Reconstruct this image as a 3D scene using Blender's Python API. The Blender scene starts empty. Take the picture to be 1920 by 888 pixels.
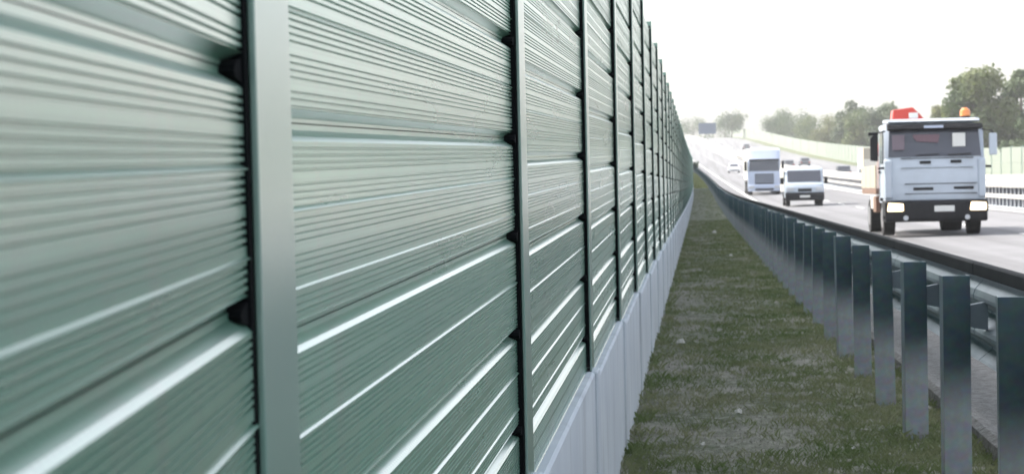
import bpy, bmesh, math, random
from mathutils import Matrix, Vector
from mathutils import noise as mnoise
R = math.radians
random.seed(7)
scene = bpy.context.scene
COL = scene.collection

# ------------------------------------------------------------------ camera
CH = 1.51                      # eye height over the grass verge
F_PX = 3636.0                  # focal length in pixels of a 1920 px wide frame
ROLL, PITCH, YAW = R(1.3), math.atan(152.0 / F_PX), R(5.533)
cd = bpy.data.cameras.new('camera')
cam = bpy.data.objects.new('camera', cd)
COL.objects.link(cam)
cam.matrix_world = (Matrix.Translation((0, 0, CH)) @ Matrix.Rotation(YAW, 4, 'Z')
                    @ Matrix.Rotation(math.pi / 2 - PITCH, 4, 'X') @ Matrix.Rotation(-ROLL, 4, 'Z'))
cd.sensor_width = 36.0
cd.lens = F_PX / 1920.0 * 36.0
cd.clip_start = 0.05
cd.clip_end = 4000.0
cd.dof.use_dof = True
cd.dof.focus_distance = 5.2
cd.dof.aperture_fstop = 11.5
scene.camera = cam

# ------------------------------------------------------------------ world, sun, exposure
SUN_EL, SUN_AZ = R(43), R(-62)          # azimuth measured from +Y towards +X
w = bpy.data.worlds.new('World')
scene.world = w
w.use_nodes = True
wn = w.node_tree.nodes
wl = w.node_tree.links
wn.clear()
sky = wn.new('ShaderNodeTexSky')
sky.sky_type = 'NISHITA'
sky.sun_disc = False
sky.sun_elevation = SUN_EL
sky.sun_rotation = SUN_AZ
sky.dust_density = 4.0
sky.air_density = 1.0
hs = wn.new('ShaderNodeHueSaturation')
hs.inputs['Saturation'].default_value = 0.38
bg = wn.new('ShaderNodeBackground')
bg.inputs['Strength'].default_value = 0.15
out = wn.new('ShaderNodeOutputWorld')
wl.new(sky.outputs[0], hs.inputs['Color'])
wl.new(hs.outputs[0], bg.inputs['Color'])
wl.new(bg.outputs[0], out.inputs['Surface'])

sd = bpy.data.lights.new('sun', 'SUN')
sd.energy = 2.1
sd.angle = R(1.0)
sd.color = (1.0, 0.93, 0.82)
sun = bpy.data.objects.new('sun', sd)
COL.objects.link(sun)
sdir = Vector((math.sin(SUN_AZ) * math.cos(SUN_EL), math.cos(SUN_AZ) * math.cos(SUN_EL), math.sin(SUN_EL)))
sun.rotation_euler = sdir.to_track_quat('Z', 'Y').to_euler()
sun.location = (-20, 30, 40)

scene.view_settings.view_transform = 'Standard'
scene.view_settings.look = 'None'
scene.view_settings.gamma = 1.0
scene.view_settings.exposure = 1.6
scene.render.engine = 'CYCLES'
scene.cycles.use_denoising = True
scene.cycles.max_bounces = 6
scene.cycles.volume_bounces = 2
scene.cycles.sample_clamp_indirect = 6.0

# ------------------------------------------------------------------ road alignment
# S(Y): how far the road swings left; E(Y): height of its long profile (dip, then climb to a crest)
_E = [0.0]
def _slope(y):
    if y < 50: return -0.0173
    if y < 560: return -0.0173 + 9.8e-5 * (y - 50)
    s = -0.0173 + 9.8e-5 * 510
    if y < 720: return s * (1 - (y - 560) / 160.0)
    return max(-0.012, -(y - 720) * 1e-4)
for _i in range(2400):
    _E.append(_E[-1] + _slope(_i + 0.5))
def E(y):
    if y <= 0: return -0.0173 * y
    i = min(int(y), len(_E) - 2)
    return _E[i] + (_E[i + 1] - _E[i]) * (y - i)
def S(y):
    if y < 150: return 0.0
    if y < 600: return -6.3e-5 * (y - 150) ** 2
    return -6.3e-5 * 450 ** 2 - 2 * 6.3e-5 * 450 * (y - 600)
def road_off(u):                 # road surface over the verge level at lateral position u
    return CH - (1.40 - 0.02 * (u - 1.9))
def P(u, y, dz=0.0):
    return Vector((u + S(y), y, E(y) + dz))
def heading(y):
    return math.atan2(S(y + 1) - S(y - 1), 2.0)      # >0 to the right
def y_for_px(u, px):             # distance at which lateral position u appears at this column
    lo, hi = 20.0, 900.0
    for _ in range(60):
        m = (lo + hi) / 2
        if 1309 + F_PX * (u + S(m)) / m > px: lo = m
        else: hi = m
    return lo

# ------------------------------------------------------------------ materials
MATS = {}
def mat(name, col, rough=0.5, metal=0.0, spec=0.5, noise=None, bump=None, emit=None, coat=0.0, trans=0.0):
    """noise=(scale, amount, colour2, detail); bump=(scale, strength, distance)"""
    m = bpy.data.materials.new(name)
    m.use_nodes = True
    nt = m.node_tree
    b = nt.nodes['Principled BSDF']
    b.inputs['Base Color'].default_value = (*col, 1)
    b.inputs['Roughness'].default_value = rough
    b.inputs['Metallic'].default_value = metal
    b.inputs['Specular IOR Level'].default_value = spec
    b.inputs['Coat Weight'].default_value = coat
    b.inputs['Transmission Weight'].default_value = trans
    tc = nt.nodes.new('ShaderNodeTexCoord')
    if noise:
        n = nt.nodes.new('ShaderNodeTexNoise')
        n.inputs['Scale'].default_value = noise[0]
        n.inputs['Detail'].default_value = noise[3] if len(noise) > 3 else 5
        nt.links.new(tc.outputs['Object'], n.inputs['Vector'])
        r = nt.nodes.new('ShaderNodeMapRange')
        r.inputs[1].default_value = 0.35
        r.inputs[2].default_value = 0.68
        r.inputs[4].default_value = noise[1]
        nt.links.new(n.outputs['Fac'], r.inputs[0])
        mx = nt.nodes.new('ShaderNodeMixRGB')
        mx.inputs['Color1'].default_value = (*col, 1)
        mx.inputs['Color2'].default_value = (*noise[2], 1)
        nt.links.new(r.outputs[0], mx.inputs['Fac'])
        nt.links.new(mx.outputs[0], b.inputs['Base Color'])
    if bump:
        n2 = nt.nodes.new('ShaderNodeTexNoise')
        n2.inputs['Scale'].default_value = bump[0]
        n2.inputs['Detail'].default_value = 6
        nt.links.new(tc.outputs['Object'], n2.inputs['Vector'])
        bp = nt.nodes.new('ShaderNodeBump')
        bp.inputs['Strength'].default_value = bump[1]
        bp.inputs['Distance'].default_value = bump[2]
        nt.links.new(n2.outputs['Fac'], bp.inputs['Height'])
        nt.links.new(bp.outputs[0], b.inputs['Normal'])
    if emit:
        b.inputs['Emission Color'].default_value = (*emit[0], 1)
        b.inputs['Emission Strength'].default_value = emit[1]
    MATS[name] = m
    return m

# painted perforated aluminium: rows of small holes, faint streaks
def panel_material():
    m = mat('panel_paint', (0.20, 0.285, 0.25), 0.36, 0.0, 0.8, coat=0.9)
    m.node_tree.nodes['Principled BSDF'].inputs['Coat Roughness'].default_value = 0.2
    m.node_tree.nodes['Principled BSDF'].inputs['Coat IOR'].default_value = 1.75
    nt = m.node_tree
    N, L = nt.nodes, nt.links
    b = N['Principled BSDF']
    tc = N.new('ShaderNodeTexCoord')
    sep = N.new('ShaderNodeSeparateXYZ')
    L.new(tc.outputs['Object'], sep.inputs[0])
    def wave(sock, period):
        a = N.new('ShaderNodeMath'); a.operation = 'MULTIPLY'
        a.inputs[1].default_value = 2 * math.pi / period
        L.new(sock, a.inputs[0])
        c = N.new('ShaderNodeMath'); c.operation = 'COSINE'
        L.new(a.outputs[0], c.inputs[0])
        return c.outputs[0]
    wy, wz = wave(sep.outputs['Y'], 0.017), wave(sep.outputs['Z'], 0.0085)
    ad = N.new('ShaderNodeMath'); ad.operation = 'ADD'
    L.new(wy, ad.inputs[0]); L.new(wz, ad.inputs[1])
    mr = N.new('ShaderNodeMapRange')
    mr.inputs[1].default_value = 0.95; mr.inputs[2].default_value = 1.25
    mr.inputs[3].default_value = 0.0; mr.inputs[4].default_value = 0.3
    L.new(ad.outputs[0], mr.inputs[0])
    mp = N.new('ShaderNodeMapping')
    mp.inputs['Scale'].default_value = (6, 0.7, 6)
    geo = N.new('ShaderNodeNewGeometry')
    L.new(geo.outputs['Position'], mp.inputs[0])
    n = N.new('ShaderNodeTexNoise')
    n.inputs['Scale'].default_value = 1.5
    n.inputs['Detail'].default_value = 6
    L.new(mp.outputs[0], n.inputs['Vector'])
    cr = N.new('ShaderNodeMixRGB')
    cr.inputs['Color1'].default_value = (0.150, 0.345, 0.255, 1)
    cr.inputs['Color2'].default_value = (0.21, 0.41, 0.32, 1)
    L.new(n.outputs['Fac'], cr.inputs['Fac'])
    # dust and run-off streaks, and a slight shade difference from panel to panel
    mp2 = N.new('ShaderNodeMapping'); mp2.inputs['Scale'].default_value = (9, 14, 1.1)
    L.new(geo.outputs['Position'], mp2.inputs[0])
    n2 = N.new('ShaderNodeTexNoise'); n2.inputs['Scale'].default_value = 1.0; n2.inputs['Detail'].default_value = 7
    L.new(mp2.outputs[0], n2.inputs['Vector'])
    r2 = N.new('ShaderNodeMapRange'); r2.inputs[1].default_value = 0.52; r2.inputs[2].default_value = 0.78; r2.inputs[4].default_value = 0.45
    L.new(n2.outputs['Fac'], r2.inputs[0])
    du = N.new('ShaderNodeMixRGB'); du.inputs['Color2'].default_value = (0.30, 0.31, 0.28, 1)
    L.new(r2.outputs[0], du.inputs['Fac']); L.new(cr.outputs[0], du.inputs['Color1'])
    oi = N.new('ShaderNodeObjectInfo')
    rv = N.new('ShaderNodeMapRange'); rv.inputs[3].default_value = 0.88; rv.inputs[4].default_value = 1.08
    L.new(oi.outputs['Random'], rv.inputs[0])
    hv = N.new('ShaderNodeHueSaturation'); L.new(rv.outputs[0], hv.inputs['Value']); L.new(du.outputs[0], hv.inputs['Color'])
    cr = hv
    hole = N.new('ShaderNodeMixRGB')
    hole.inputs['Color2'].default_value = (0.02, 0.025, 0.024, 1)
    L.new(mr.outputs[0], hole.inputs['Fac'])
    L.new(cr.outputs[0], hole.inputs['Color1'])
    L.new(hole.outputs[0], b.inputs['Base Color'])
    rr = N.new('ShaderNodeMapRange')
    rr.inputs[3].default_value = 0.22; rr.inputs[4].default_value = 0.36
    L.new(n.outputs['Fac'], rr.inputs[0])
    L.new(rr.outputs[0], b.inputs['Roughness'])
    return m
M_PANEL = panel_material()
M_POST = mat('post_paint', (0.18, 0.31, 0.265), 0.25, 0.0, 0.8, coat=0.8, noise=(3, 0.5, (0.22, 0.30, 0.27)), bump=(60, 0.05, 0.002))
M_POST.node_tree.nodes['Principled BSDF'].inputs['Coat Roughness'].default_value = 0.28
M_POST.node_tree.nodes['Principled BSDF'].inputs['Coat IOR'].default_value = 1.65
M_RUBBER = mat('rubber', (0.006, 0.007, 0.008), 0.95, spec=0.1)
M_CONC = mat('concrete', (0.61, 0.66, 0.70), 0.85, noise=(2.2, 0.7, (0.48, 0.53, 0.59), 8), bump=(45, 0.25, 0.004))
def stain(m):
    nt = m.node_tree; N, L = nt.nodes, nt.links
    b = N['Principled BSDF']
    src = b.inputs['Base Color'].links[0].from_socket
    geo = N.new('ShaderNodeNewGeometry')
    mp = N.new('ShaderNodeMapping'); mp.inputs['Scale'].default_value = (7, 5, 0.9)
    L.new(geo.outputs['Position'], mp.inputs[0])
    n = N.new('ShaderNodeTexNoise'); n.inputs['Scale'].default_value = 1.2; n.inputs['Detail'].default_value = 8
    L.new(mp.outputs[0], n.inputs['Vector'])
    r = N.new('ShaderNodeMapRange'); r.inputs[1].default_value = 0.5; r.inputs[2].default_value = 0.75; r.inputs[4].default_value = 0.6
    L.new(n.outputs['Fac'], r.inputs[0])
    x = N.new('ShaderNodeMixRGB'); x.inputs['Color2'].default_value = (0.38, 0.40, 0.42, 1)
    L.new(r.outputs[0], x.inputs['Fac']); L.new(src, x.inputs['Color1']); L.new(x.outputs[0], b.inputs['Base Color'])
stain(M_CONC)
M_PLINTH = M_CONC.copy()
def splash(m):                    # soil splashed up the foot of the plinth
    nt = m.node_tree; N, L = nt.nodes, nt.links
    b = N['Principled BSDF']
    src = b.inputs['Base Color'].links[0].from_socket
    tc = N.new('ShaderNodeTexCoord'); sep = N.new('ShaderNodeSeparateXYZ')
    L.new(tc.outputs['Object'], sep.inputs[0])
    geo = N.new('ShaderNodeNewGeometry')
    n = N.new('ShaderNodeTexNoise'); n.inputs['Scale'].default_value = 9; n.inputs['Detail'].default_value = 9
    L.new(geo.outputs['Position'], n.inputs['Vector'])
    a = N.new('ShaderNodeMath'); a.operation = 'MULTIPLY_ADD'; a.inputs[1].default_value = 0.45
    L.new(n.outputs['Fac'], a.inputs[0]); L.new(sep.outputs['Z'], a.inputs[2])
    r = N.new('ShaderNodeMapRange'); r.inputs[1].default_value = -0.46; r.inputs[2].default_value = -0.62; r.inputs[4].default_value = 0.65
    L.new(a.outputs[0], r.inputs[0])
    x = N.new('ShaderNodeMixRGB'); x.inputs['Color2'].default_value = (0.20, 0.18, 0.14, 1)
    L.new(r.outputs[0], x.inputs['Fac']); L.new(src, x.inputs['Color1']); L.new(x.outputs[0], b.inputs['Base Color'])
splash(M_PLINTH)
M_STEEL = mat('galvanised_steel', (0.22, 0.26, 0.29), 0.45, 0.4, 0.5, noise=(9, 0.6, (0.14, 0.18, 0.21), 6), bump=(120, 0.08, 0.001))
M_RAILSHADE = mat('rail_shade', (0.010, 0.012, 0.015), 0.8, 0.0, 0.15, noise=(4, 0.6, (0.022, 0.024, 0.027), 7))  # near-black colour for the shade along the beam top
M_RAILPALE = mat('pale_median_steel', (0.45, 0.435, 0.40), 0.5, 0.1, 0.5, noise=(2, 0.4, (0.5, 0.48, 0.45)))
M_ASPH = mat('asphalt', (0.205, 0.205, 0.215), 0.8, 0, 0.35, noise=(0.6, 0.6, (0.15, 0.15, 0.158), 10), bump=(160, 0.25, 0.004))
def wheel_tracks(m):              # long worn lanes polished by tyres
    nt = m.node_tree; N, L = nt.nodes, nt.links
    b = N['Principled BSDF']
    src = b.inputs['Base Color'].links[0].from_socket
    geo = N.new('ShaderNodeNewGeometry')
    mp = N.new('ShaderNodeMapping'); mp.inputs['Scale'].default_value = (1.1, 0.012, 0.0)
    L.new(geo.outputs['Position'], mp.inputs[0])
    n = N.new('ShaderNodeTexNoise'); n.inputs['Scale'].default_value = 1.0; n.inputs['Detail'].default_value = 5
    L.new(mp.outputs[0], n.inputs['Vector'])
    r = N.new('ShaderNodeMapRange'); r.inputs[1].default_value = 0.45; r.inputs[2].default_value = 0.62; r.inputs[4].default_value = 0.7
    L.new(n.outputs['Fac'], r.inputs[0])
    x = N.new('ShaderNodeMixRGB'); x.inputs['Color2'].default_value = (0.115, 0.115, 0.12, 1)
    L.new(r.outputs[0], x.inputs['Fac']); L.new(src, x.inputs['Color1']); L.new(x.outputs[0], b.inputs['Base Color'])
wheel_tracks(M_ASPH)
M_LINE = mat('road_paint', (0.72, 0.72, 0.70), 0.6, noise=(6, 0.5, (0.5, 0.5, 0.48), 8))
M_WHITE = mat('white_body', (0.50, 0.56, 0.64), 0.3, coat=0.3, noise=(3, 0.4, (0.42, 0.47, 0.53)))
M_WHITE2 = mat('cream_body', (0.74, 0.71, 0.64), 0.4, noise=(2, 0.3, (0.62, 0.58, 0.5)))
M_BLUEW = mat('pale_blue_body', (0.50, 0.56, 0.70), 0.3, coat=0.3)
M_DARK = mat('black_plastic', (0.009, 0.010, 0.013), 0.6, spec=0.3, noise=(8, 0.5, (0.02, 0.02, 0.023)))
M_TYRE = mat('tyre', (0.015, 0.015, 0.016), 0.85)
M_RIM = mat('rim', (0.35, 0.35, 0.36), 0.4, 0.6)
M_GLASS = mat('dark_glass', (0.07, 0.075, 0.095), 0.06, 0.0, 0.7)
M_RED = mat('red_paint', (0.55, 0.05, 0.035), 0.35, coat=0.3)
M_REFLPINK = mat('pink_reflection', (0.17, 0.13, 0.155), 0.4)  # pinkish windscreen reflections, put in as colour
M_REFLROSE = mat('rose_reflection', (0.17, 0.10, 0.12), 0.4)
M_TAN = mat('tan_box', (0.42, 0.37, 0.29), 0.6, noise=(1.5, 0.4, (0.34, 0.30, 0.24)))
M_BROWN = mat('brown_metal', (0.22, 0.13, 0.09), 0.6, noise=(5, 0.6, (0.12, 0.09, 0.07)))
M_ORANGE = mat('orange_lens', (0.75, 0.24, 0.06), 0.2, coat=0.5)
M_PAPER = mat('paper', (0.75, 0.75, 0.72), 0.7)
M_LAMP = mat('headlamp_lit', (0.9, 0.85, 0.7), 0.2, emit=((1.0, 0.78, 0.50), 0.9))
M_LAMPO = mat('headlamp_glass', (0.55, 0.57, 0.6), 0.15, coat=0.5)
M_SIGNB = mat('sign_blue', (0.05, 0.085, 0.16), 0.5)
M_CARG = mat('grey_car_paint', (0.10, 0.11, 0.13), 0.3, coat=0.4)
M_CARW = mat('white_car_paint', (0.7, 0.72, 0.75), 0.3, coat=0.4)
M_CARR = mat('maroon_car_paint', (0.16, 0.05, 0.05), 0.3, coat=0.4)
M_FARB = mat('pale_green_panel', (0.205, 0.235, 0.195), 0.6, noise=(0.5, 0.5, (0.175, 0.205, 0.165)))
M_BARK = mat('bark', (0.09, 0.075, 0.06), 0.9)
M_LITTER = mat('litter_pale', (0.55, 0.54, 0.5), 0.7, noise=(30, 0.5, (0.4, 0.38, 0.33)))

# rail post: galvanised, lower half painted paler for light under the rail, up to a ragged line
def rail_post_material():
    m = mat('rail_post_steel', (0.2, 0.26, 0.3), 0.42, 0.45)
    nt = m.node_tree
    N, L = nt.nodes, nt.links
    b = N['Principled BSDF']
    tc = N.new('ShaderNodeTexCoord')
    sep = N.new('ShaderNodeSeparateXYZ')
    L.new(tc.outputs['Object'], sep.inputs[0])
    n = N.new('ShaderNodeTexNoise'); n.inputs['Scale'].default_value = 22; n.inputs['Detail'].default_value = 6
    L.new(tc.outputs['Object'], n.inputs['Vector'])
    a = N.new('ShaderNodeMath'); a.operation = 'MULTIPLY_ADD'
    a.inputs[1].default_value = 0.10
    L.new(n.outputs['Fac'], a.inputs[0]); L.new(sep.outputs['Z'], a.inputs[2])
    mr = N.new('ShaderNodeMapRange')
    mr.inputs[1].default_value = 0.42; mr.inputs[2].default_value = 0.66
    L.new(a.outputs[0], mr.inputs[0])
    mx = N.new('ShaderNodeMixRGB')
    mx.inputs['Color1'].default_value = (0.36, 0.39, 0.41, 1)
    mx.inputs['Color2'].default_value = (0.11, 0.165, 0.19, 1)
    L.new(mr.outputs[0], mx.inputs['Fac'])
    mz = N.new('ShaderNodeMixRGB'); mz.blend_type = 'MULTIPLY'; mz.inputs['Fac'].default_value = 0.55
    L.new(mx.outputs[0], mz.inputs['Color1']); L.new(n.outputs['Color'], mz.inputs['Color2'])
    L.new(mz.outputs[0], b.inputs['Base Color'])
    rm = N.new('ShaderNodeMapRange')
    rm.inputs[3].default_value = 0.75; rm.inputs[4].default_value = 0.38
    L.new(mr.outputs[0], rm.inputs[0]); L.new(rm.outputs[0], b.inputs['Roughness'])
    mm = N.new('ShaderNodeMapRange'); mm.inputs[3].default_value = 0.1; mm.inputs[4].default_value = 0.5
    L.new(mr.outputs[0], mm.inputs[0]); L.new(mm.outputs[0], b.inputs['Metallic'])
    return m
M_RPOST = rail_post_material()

def soil_material():
    m = mat('verge_soil', (0.1, 0.1, 0.07), 0.95)
    nt = m.node_tree
    N, L = nt.nodes, nt.links
    b = N['Principled BSDF']
    geo = N.new('ShaderNodeNewGeometry')
    def nz(scale, detail=6):
        n = N.new('ShaderNodeTexNoise'); n.inputs['Scale'].default_value = scale; n.inputs['Detail'].default_value = detail
        L.new(geo.outputs['Position'], n.inputs['Vector'])
        return n.outputs['Fac']
    def rng(s, a, c):
        r = N.new('ShaderNodeMapRange'); r.inputs[1].default_value = a; r.inputs[2].default_value = c
        L.new(s, r.inputs[0]); return r.outputs[0]
    def mix(f, c1, c2):
        x = N.new('ShaderNodeMixRGB'); L.new(f, x.inputs['Fac'])
        for k, c in (('Color1', c1), ('Color2', c2)):
            if isinstance(c, tuple): x.inputs[k].default_value = (*c, 1)
            else: L.new(c, x.inputs[k])
        return x.outputs[0]
    c = mix(rng(nz(1.3), 0.42, 0.62), (0.095, 0.115, 0.06), (0.225, 0.22, 0.18))
    c = mix(rng(nz(14, 8), 0.45, 0.7), c, (0.30, 0.295, 0.25))
    c = mix(rng(nz(55, 4), 0.55, 0.72), c, (0.045, 0.04, 0.035))
    L.new(c, b.inputs['Base Color'])
    bp = N.new('ShaderNodeBump'); bp.inputs['Strength'].default_value = 0.7; bp.inputs['Distance'].default_value = 0.02
    L.new(nz(38, 8), bp.inputs['Height']); L.new(bp.outputs[0], b.inputs['Normal'])
    return m
M_SOIL = soil_material()
M_FIELD = mat('field_grass', (0.075, 0.10, 0.04), 0.95, noise=(0.05, 0.8, (0.13, 0.13, 0.07), 8))

def leaf_material(name, c1, c2, scale, trans=0.25):
    m = mat(name, c1, 0.6, spec=0.3)
    nt = m.node_tree
    N, L = nt.nodes, nt.links
    b = N['Principled BSDF']
    geo = N.new('ShaderNodeNewGeometry')
    n = N.new('ShaderNodeTexNoise'); n.inputs['Scale'].default_value = scale; n.inputs['Detail'].default_value = 4
    L.new(geo.outputs['Position'], n.inputs['Vector'])
    r = N.new('ShaderNodeMapRange'); r.inputs[1].default_value = 0.36; r.inputs[2].default_value = 0.64
    L.new(n.outputs['Fac'], r.inputs[0])
    x = N.new('ShaderNodeMixRGB')
    x.inputs['Color1'].default_value = (*c1, 1); x.inputs['Color2'].default_value = (*c2, 1)
    L.new(r.outputs[0], x.inputs['Fac']); L.new(x.outputs[0], b.inputs['Base Color'])
    tr = N.new('ShaderNodeBsdfTranslucent'); L.new(x.outputs[0], tr.inputs['Color'])
    ms = N.new('ShaderNodeMixShader'); ms.inputs[0].default_value = trans
    o = N['Material Output']
    L.new(b.outputs[0], ms.inputs[1]); L.new(tr.outputs[0], ms.inputs[2]); L.new(ms.outputs[0], o.inputs['Surface'])
    return m
M_LEAF = leaf_material('leaf_green', (0.06, 0.10, 0.035), (0.15, 0.18, 0.065), 0.25, 0.35)
M_LEAF2 = leaf_material('leaf_dark', (0.05, 0.085, 0.045), (0.10, 0.14, 0.06), 0.25, 0.35)
M_LEAF3 = leaf_material('leaf_yellow_green', (0.11, 0.13, 0.045), (0.17, 0.18, 0.07), 0.5)
M_GRASS = leaf_material('verge_grass', (0.13, 0.18, 0.065), (0.25, 0.26, 0.15), 1.6, 0.35)
M_GRASSD = leaf_material('dry_grass', (0.38, 0.37, 0.31), (0.23, 0.225, 0.185), 6, 0.2)
M_SUNGRASS = leaf_material('sun_tinted_grass', (0.42, 0.42, 0.20), (0.34, 0.36, 0.16), 1.0, 0.3)  # pale yellow stands in for sun falling on the far verge

# ------------------------------------------------------------------ mesh helpers
class MB:
    def __init__(self):
        self.v, self.f = [], []
    def add(self, vs, fs):
        o = len(self.v)
        self.v += [tuple(p) for p in vs]
        self.f += [tuple(i + o for i in q) for q in fs]
        return self
    def box(self, x0, x1, y0, y1, z0, z1):
        return self.add([(x0, y0, z0), (x1, y0, z0), (x1, y1, z0), (x0, y1, z0), (x0, y0, z1), (x1, y0, z1), (x1, y1, z1), (x0, y1, z1)],
                        [(0, 3, 2, 1), (4, 5, 6, 7), (0, 1, 5, 4), (1, 2, 6, 5), (2, 3, 7, 6), (3, 0, 4, 7)])
    def prism(self, pts, axis, a, b):
        """polygon pts swept along axis from a to b; for x: pts=(y,z); y: (x,z); z: (x,y)"""
        def mk(p, t):
            if axis == 'x': return (t, p[0], p[1])
            if axis == 'y': return (p[0], t, p[1])
            return (p[0], p[1], t)
        n = len(pts)
        vs = [mk(p, a) for p in pts] + [mk(p, b) for p in pts]
        fs = [(i, (i + 1) % n, (i + 1) % n + n, i + n) for i in range(n)]
        fs += [tuple(range(n - 1, -1, -1)), tuple(range(n, 2 * n))]
        return self.add(vs, fs)
    def cyl(self, c, axis, r, a, b, n=16, r2=None):
        r2 = r if r2 is None else r2
        pa = [(math.cos(2 * math.pi * i / n), math.sin(2 * math.pi * i / n)) for i in range(n)]
        def mk(p, rr, t):
            q = (p[0] * rr, p[1] * rr)
            if axis == 'x': return (t, c[0] + q[0], c[1] + q[1])
            if axis == 'y': return (c[0] + q[0], t, c[1] + q[1])
            return (c[0] + q[0], c[1] + q[1], t)
        vs = [mk(p, r, a) for p in pa] + [mk(p, r2, b) for p in pa]
        fs = [(i, (i + 1) % n, (i + 1) % n + n, i + n) for i in range(n)]
        fs += [tuple(range(n - 1, -1, -1)), tuple(range(n, 2 * n))]
        return self.add(vs, fs)
    def tube(self, path, r, n=8, r_end=None):
        path = [Vector(p) for p in path]
        r_end = r if r_end is None else r_end
        rings = []
        for i, p in enumerate(path):
            t = (path[min(i + 1, len(path) - 1)] - path[max(i - 1, 0)]).normalized()
            a = t.orthogonal().normalized()
            b = t.cross(a)
            rr = r + (r_end - r) * i / max(1, len(path) - 1)
            rings.append([p + a * math.cos(2 * math.pi * k / n) * rr + b * math.sin(2 * math.pi * k / n) * rr for k in range(n)])
        vs = [q for g in rings for q in g]
        fs = []
        for i in range(len(rings) - 1):
            for k in range(n):
                fs.append((i * n + k, i * n + (k + 1) % n, (i + 1) * n + (k + 1) % n, (i + 1) * n + k))
        fs += [tuple(range(n - 1, -1, -1)), tuple(range((len(rings) - 1) * n, len(rings) * n))]
        return self.add(vs, fs)
    def mesh(self, name, m, bevel=0.0, smooth=False, seg=2):
        me = bpy.data.meshes.new(name)
        me.from_pydata(self.v, [], self.f)
        bm = bmesh.new()
        bm.from_mesh(me)
        bmesh.ops.recalc_face_normals(bm, faces=bm.faces)
        if bevel > 0:
            es = [e for e in bm.edges if len(e.link_faces) == 2 and e.calc_face_angle(0) > 0.35]
            bmesh.ops.bevel(bm, geom=es, offset=bevel, segments=seg, affect='EDGES', profile=0.6)
        bm.to_mesh(me)
        bm.free()
        if smooth:
            for p in me.polygons: p.use_smooth = True
        me.materials.append(m)
        return me
    def build(self, name, m, parent=None, bevel=0.0, smooth=False, seg=2, loc=None, rz=0.0):
        return link(name, self.mesh(name, m, bevel, smooth, seg), parent, loc, rz)
def link(name, me, parent=None, loc=None, rz=0.0):
    o = bpy.data.objects.new(name, me)
    COL.objects.link(o)
    if parent: o.parent = parent
    if loc is not None: o.location = loc
    if rz: o.rotation_euler.z = rz
    return o
def tag(o, label, cat, group=None):
    o['label'] = label
    o['category'] = cat
    if group: o['group'] = group
    return o
def empty(name, loc=(0, 0, 0), rz=0.0):
    return link(name, None, None, loc, rz)
def structure(o):
    o['kind'] = 'structure'
    return o

def sheet(name, us, ys, offf, m, dz=0.0, jit=None):
    vs, fs = [], []
    for y in ys:
        for u in us:
            p = P(u, y, offf(u) + dz)
            if jit: p.z += jit(u, y)
            vs.append(tuple(p))
    n = len(us)
    for j in range(len(ys) - 1):
        for i in range(n - 1):
            a = j * n + i
            fs.append((a, a + 1, a + n + 1, a + n))
    me = bpy.data.meshes.new(name)
    me.from_pydata(vs, [], fs)
    for p in me.polygons: p.use_smooth = True
    me.materials.append(m)
    return link(name, me)

# ------------------------------------------------------------------ terrain and carriageways
ROAD_L, MED_L, MED_R, OPP_R = 2.15, 12.3, 13.7, 27.0
def ground_off(u):
    if u < 1.65: return -0.05
    if u < 30: return road_off(max(u, 1.72)) - (0.15 if u < 2.2 else 0.06)
    return road_off(30) - 0.06
ys_all = [-60, -30, -10] + [i * 10 for i in range(0, 60)] + [600 + i * 25 for i in range(1, 42)]
structure(sheet('ground', [-900, -300, -80, -20, -5, -1, 1.6, 1.7, 6, 12, 20, 28, 31, 60, 150, 400, 900], ys_all, ground_off, M_FIELD))
ys_r = [-60, -30, -10] + [i * 5 for i in range(0, 130)] + [650 + i * 25 for i in range(0, 37)]
structure(sheet('carriageway', [ROAD_L, 3, 5, 8, 10, MED_L], ys_r, road_off, M_ASPH))
structure(sheet('opposite_carriageway', [MED_R, 17, 20, 24, OPP_R], ys_r, road_off, M_ASPH))
structure(sheet('median_strip', [MED_L, 13.0, MED_R], ys_r, road_off, M_CONC, dz=-0.012))
# gravel shoulder beside the rail
mb = MB()
for y0, y1 in zip(ys_r[:-1], ys_r[1:]):
    if y1 > 400: break
    a, b = P(0, y0), P(0, y1)
    prof = [(1.56, -0.06), (1.56, 0.075), (1.60, 0.10), (1.68, 0.085), (2.15, road_off(2.15) + 0.004), (2.15, -0.06)]
    n = len(prof)
    mb.add([(a.x + u, y0, a.z + z) for u, z in prof] + [(b.x + u, y1, b.z + z) for u, z in prof],
           [(i, (i + 1) % n, (i + 1) % n + n, i + n) for i in range(n)])
structure(mb.build('gravel_shoulder', mat('shoulder_gravel', (0.19, 0.19, 0.185), 0.95, noise=(18, 0.9, (0.09, 0.088, 0.08), 8), bump=(25, 0.9, 0.03))))
# painted lines
mk = MB()
def paint(u0, u1, y0, y1, step=10):
    y = y0
    while y < y1 - 1e-6:
        ye = min(y + step, y1)
        q = [P(u0, y, road_off(u0) + .005), P(u1, y, road_off(u1) + .005), P(u1, ye, road_off(u1) + .005), P(u0, ye, road_off(u0) + .005)]
        mk.add(q, [(0, 1, 2, 3)])
        y = ye
paint(3.55, 3.75, -10, 640)
paint(11.35, 11.55, -10, 640)
paint(14.2, 14.4, -10, 640)
for y in range(-6, 640, 12):
    paint(7.45, 7.60, y, y + 4.5)
    paint(18.0, 18.15, y, y + 4.5)
structure(mk.build('road_markings', M_LINE))

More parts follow.
